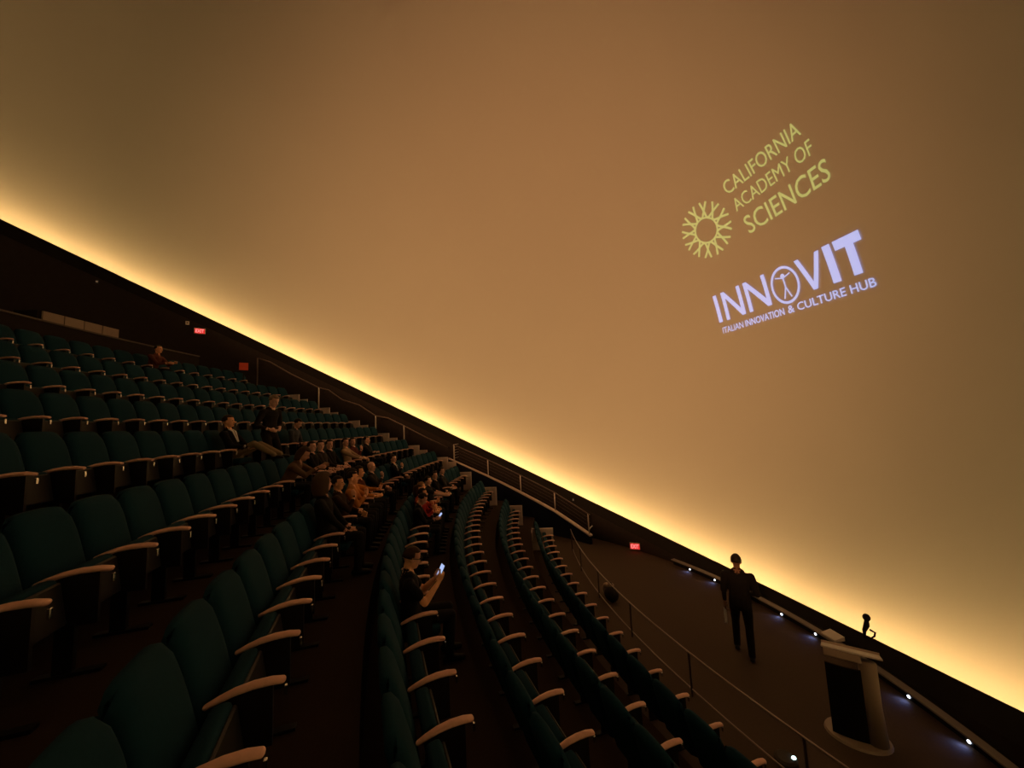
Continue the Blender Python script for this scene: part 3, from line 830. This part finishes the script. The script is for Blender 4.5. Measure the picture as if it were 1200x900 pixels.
# ------------------------------------------------------------------ lettering
def text_mesh(body, weight=0.0):
    cu = bpy.data.curves.new('txt', 'FONT'); cu.body = body; cu.size = 1; cu.offset = weight; cu.resolution_u = 3
    o = bpy.data.objects.new('txt', cu); COL.objects.link(o)
    dg = bpy.context.evaluated_depsgraph_get(); me = bpy.data.meshes.new_from_object(o.evaluated_get(dg))
    bpy.data.objects.remove(o); bpy.data.curves.remove(cu)
    return me
def text_in(bm, body, x0, x1, y0, y1, weight=0.0):
    me = text_mesh(body, weight)
    xs = [v.co.x for v in me.vertices]; ys = [v.co.y for v in me.vertices]
    ax, bx, ay, by = min(xs), max(xs), min(ys), max(ys)
    n0 = len(bm.verts); bm.from_mesh(me); bm.verts.ensure_lookup_table(); bpy.data.meshes.remove(me)
    for v in bm.verts[n0:]:
        v.co.x = x0 + (v.co.x - ax) / (bx - ax) * (x1 - x0); v.co.y = y0 + (v.co.y - ay) / (by - ay) * (y1 - y0)
def poly(bm, pts): bm.faces.new([bm.verts.new((x, y, 0)) for x, y in pts])
def stroke(bm, pts, w, closed=False):
    pts = [Vector((x, y)) for x, y in pts]; L = []; n = len(pts)
    for i, p in enumerate(pts):
        a = pts[(i - 1) % n] if closed or i else p; b = pts[(i + 1) % n] if closed or i < n - 1 else p
        t = (b - a).normalized(); q = Vector((-t.y, t.x)) * (w / 2)
        L.append((bm.verts.new((p.x + q.x, p.y + q.y, 0)), bm.verts.new((p.x - q.x, p.y - q.y, 0))))
    for i in range(n if closed else n - 1):
        A, Bq = L[i], L[(i + 1) % n]
        bm.faces.new((A[0], A[1], Bq[1], Bq[0]))
# projected logos: flat artwork laid on the inside of the dome
LN = Vector((-.959, .007, -.283)).normalized()                # inward normal at the middle of the projection
LU = Vector((-.007, -1, 0)); LU = (LU - LN * LU.dot(LN)).normalized()
LV = LU.cross(LN); LV = LV if LV.z > 0 else -LV
def to_dome(bm, H=None, R=RD - .025):
    es = [e_ for e_ in bm.edges if e_.calc_length() > .5]
    if es: bmesh.ops.subdivide_edges(bm, edges=es, cuts=3, use_grid_fill=False)
    bmesh.ops.triangulate(bm, faces=bm.faces[:])
    for v in bm.verts:
        x, y = v.co.x, v.co.y
        if H:
            w = H[2][0] * x + H[2][1] * y + H[2][2]
            x, y = (H[0][0] * x + H[0][1] * y + H[0][2]) / w, (H[1][0] * x + H[1][1] * y + H[1][2]) / w
        r = math.hypot(x, y); a = r / RD
        d = -LN * math.cos(a) + (LU * x + LV * y) * (math.sin(a) / r if r > 1e-9 else 0)
        v.co = DC + d * R
    return bm
H1 = [[.406763, .013293, -1.015415], [.015665, .454349, .46243], [.007712, -.035842, 1.0]]
H2 = [[.739103, -.016885, -2.852726], [-.003804, .875766, -1.610275], [-.00353, .016132, 1.0]]
def logo_part(name, bm, m, root, H):
    bmesh.ops.recalc_face_normals(bm, faces=bm.faces[:]); return obj(name, to_dome(bm, H), m, root)
def letters(bm, m, root, H):
    """one part per letter: every capital is a single island"""
    bm.verts.ensure_lookup_table(); bm.faces.ensure_lookup_table()
    seen = set(); isl = []
    for f0 in bm.faces:
        if f0 in seen: continue
        st = [f0]; seen.add(f0); g = []
        while st:
            f_ = st.pop(); g.append(f_)
            for e_ in f_.edges:
                for q in e_.link_faces:
                    if q not in seen: seen.add(q); st.append(q)
        isl.append(g)
    isl.sort(key=lambda g: min(v.co.x for f_ in g for v in f_.verts))
    for g in isl:
        nb = bmesh.new(); mp = {}
        for f_ in g:
            for v in f_.verts:
                if v not in mp: mp[v] = nb.verts.new(v.co)
            nb.faces.new([mp[v] for v in f_.verts])
        logo_part('letter', nb, m, root, H)
    bm.free()
lg = thing('projected_logo', 'yellow-green projected logo of a radiating ring emblem and three lines of lettering', 'logo')
b = bmesh.new(); text_in(b, 'CALIFORNIA', -.10, 5.22, 2.47, 3.12, .003); letters(b, 'logo_green', lg, H1)
b = bmesh.new(); text_in(b, 'ACADEMY OF', -.12, 5.50, 1.48, 2.14, 0); letters(b, 'logo_green', lg, H1)
b = bmesh.new(); text_in(b, 'SCIENCES', -.02, 5.98, -.02, 1.02, .004); letters(b, 'logo_green', lg, H1)
b = bmesh.new()
w_ = H1[2][0] * -2.532 + H1[2][1] * 1.622 + 1
scx = (H1[0][0] * -2.532 + H1[0][1] * 1.622 + H1[0][2]) / w_; scy = (H1[1][0] * -2.532 + H1[1][1] * 1.622 + H1[1][2]) / w_
for k in range(12):
    a0 = 2 * PI * k / 12 + .1; pts = []
    for i in range(-10, 11):
        ph = i / 10; a = a0 + math.radians(22.5) * ph; rr = .385 + .46 * abs(ph) ** 2.2
        pts.append((scx + rr * math.sin(a), scy + rr * math.cos(a)))
    stroke(b, pts, .062)
stroke(b, [(scx + .375 * math.cos(2 * PI * k / 36), scy + .375 * math.sin(2 * PI * k / 36)) for k in range(36)], .05, True)
logo_part('emblem', b, 'logo_green', lg, None)
lg = thing('projected_logo', 'lilac-white projected INNOVIT lettering with a ring emblem and a small line below', 'logo')
T_ = .150
def letter(polys, name='letter'):
    b = bmesh.new()
    for q in polys: poly(b, q)
    return logo_part(name, b, 'logo_blue', lg, H2)
letter([[(.03, 0), (.03 + T_ + .02, 0), (.02 + T_, 1), (.01, 1)]])
for x0, x1 in ((.405, 1.30), (1.475, 2.43)):
    letter([[(x0, 0), (x0 + T_, 0), (x0 + T_, 1), (x0, 1)], [(x1 - T_, 0), (x1, 0), (x1, 1), (x1 - T_, 1)],
            [(x0 + T_, 1), (x1 - T_, .24), (x1 - T_, 0), (x1 - T_ - .01, 0), (x0 + T_, .76)]])
letter([[(3.65, .97), (3.81, .97), (4.105, .22), (4.18, 0), (4.03, 0)], [(4.41, .97), (4.56, .97), (4.18, 0), (4.105, .22)]])
o = letter([[(4.70, -.02), (4.96, -.02), (4.94, 1), (4.68, 1)]], 'bold_letter')
o = letter([[(5.05, .755), (5.87, .755), (5.87, 1.005), (5.04, 1.005)], [(5.36, -.01), (5.62, -.01), (5.62, .755), (5.36, .755)]], 'bold_letter')
b = bmesh.new()
stroke(b, [(3.10 + .50 * math.cos(2 * PI * k / 36), .43 + .53 * math.sin(2 * PI * k / 36)) for k in range(36)], .075, True)
logo_part('ring_emblem', b, 'logo_blue', lg, H2)
b = bmesh.new()
poly(b, [(3.10 + .075 * math.cos(2 * PI * k / 14), .70 + .075 * math.sin(2 * PI * k / 14)) for k in range(14)])
poly(b, [(3.075, .63), (3.075, .36), (2.94, .04), (2.985, .03), (3.10, .30), (3.215, .03), (3.26, .04), (3.125, .36), (3.125, .63), (3.40, .70), (3.39, .735), (3.10, .655), (2.81, .735), (2.80, .70)])
logo_part('figure_emblem', b, 'logo_blue', lg, H2)
b = bmesh.new()
text_in(b, 'ITALIAN', .11, 1.07, -.415, -.20, .003); text_in(b, 'INNOVATION', 1.17, 2.82, -.415, -.195, .014)
text_in(b, '& CULTURE HUB', 2.96, 5.88, -.415, -.19, .010)
letters(b, 'logo_blue', lg, H2)

# exit signs
def exit_sign(label, loc, target, w=.34, h=.20):
    d = Vector(target) - Vector(loc); a = math.atan2(d.y, d.x)
    s = thing('exit_sign', label, 'sign', loc, a, None)
    obj('housing', B(-.06, 0, -w / 2, w / 2, -h / 2, h / 2, bev=.008), 'steel', s)
    obj('face', B(.0005, .006, -w / 2 + .02, w / 2 - .02, -h / 2 + .02, h / 2 - .02), 'exit_red', s)
    e = bmesh.new(); text_in(e, 'EXIT', -w / 2 + .045, w / 2 - .045, -h / 2 + .045, h / 2 - .045, .02)
    e.transform(Matrix.Translation((.0075, 0, 0)) @ Matrix(((0, 0, 1, 0), (1, 0, 0, 0), (0, 1, 0, 0), (0, 0, 0, 1))))
    obj('letters', e, 'exit_glow', s)
    lamp('glow', 'POINT', (.10, 0, -.05), .25, (1, .05, .03), s, shadow_soft_size=.05)
    return s
exit_sign('red lit EXIT sign low on the dark wall beyond the stage floor', (6.28, 12.42, .17), (0, 3, .17), .34, .22)
exit_sign('red lit EXIT sign high on the dark wall at upper left', (-8.82, 16.05, 8.50), (-2, 4, 8.5), .34, .22)
bx = thing('wall_box', 'small pale square box on the dark wall left of the upper exit sign', 'box', (-9.05, 15.72, 8.72), math.atan2(-12, 6.5))
obj('body', B(-.05, .03, -.055, .055, -.06, .06, bev=.008), 'white', bx); obj('lens', B(.03, .036, -.02, .02, -.02, .02), 'glass', bx)
rs = thing('red_sign', 'small orange-red panel at the head of the far stairs', 'sign', (-7.62, 16.75, 7.22), math.atan2(-12, 6))
obj('panel', B(-.01, .01, -.15, .15, -.14, .16, bev=.006), 'red', rs); obj('post', B(-.03, -.01, -.02, .02, -.62, -.10), 'frame', rs)
# control booth front with a row of pale panels
cb = thing('control_booth', 'dark control booth front with a row of pale panels at upper left', 'booth', (-10.15, 12.9, 6.6), math.atan2(-.3, 2.0) + .0)
obj('body', B(-.55, .10, -1.08, 1.08, 0, 1.05), 'wall', cb)
for i in range(4):
    y0 = -1.02 + i * .51
    q = obj('panel', B(.08, .13, y0 + .008, y0 + .502, 1.06, 1.40, bev=.008), 'booth', cb)
obj('roof', B(-.55, .06, -1.08, 1.08, 1.05, 1.42), 'wall', cb)
for lab, loc in (('tiny lamp under the rim at far left', (-10.45, 13.75, 9.50)), ('tiny lamp under the rim above the ramp railing', (5.05, 14.85, 1.36))):
    w = thing('rim_lamp', lab, 'light', loc, math.atan2(-loc[1], -loc[0]))
    obj('housing', B(-.03, .03, -.04, .04, -.05, .05, bev=.008), 'frame', w)
    e = bmesh.new(); ellipsoid(e, (.035, 0, 0), (.015, .03, .03), 8, 6); obj('lens', e, 'glint', w, True)
# small hooked bracket standing on the rim
hk = thing('rim_bracket', 'small dark hook-shaped device standing on the dome rim above the lectern', 'bracket', (7.02, 5.72, .545), math.radians(-139))
e = bmesh.new(); tube(e, [(0, -.06, .0), (0, -.05, .12), (0, -.01, .22), (0, 0, .31)], [.012, .03, .042, .03], 10); obj('stem', e, 'black', hk, True)
e = bmesh.new(); ellipsoid(e, (0, .0, .34), (.055, .055, .06), 12, 8); obj('head', e, 'black', hk, True)
e = bmesh.new(); tube(e, [(0, -.05, .0), (0, .02, .01), (0, .07, .06), (0, .085, .12), (0, .02, .15)], [.012, .012, .014, .016, .018], 8); obj('hook', e, 'black', hk, True)
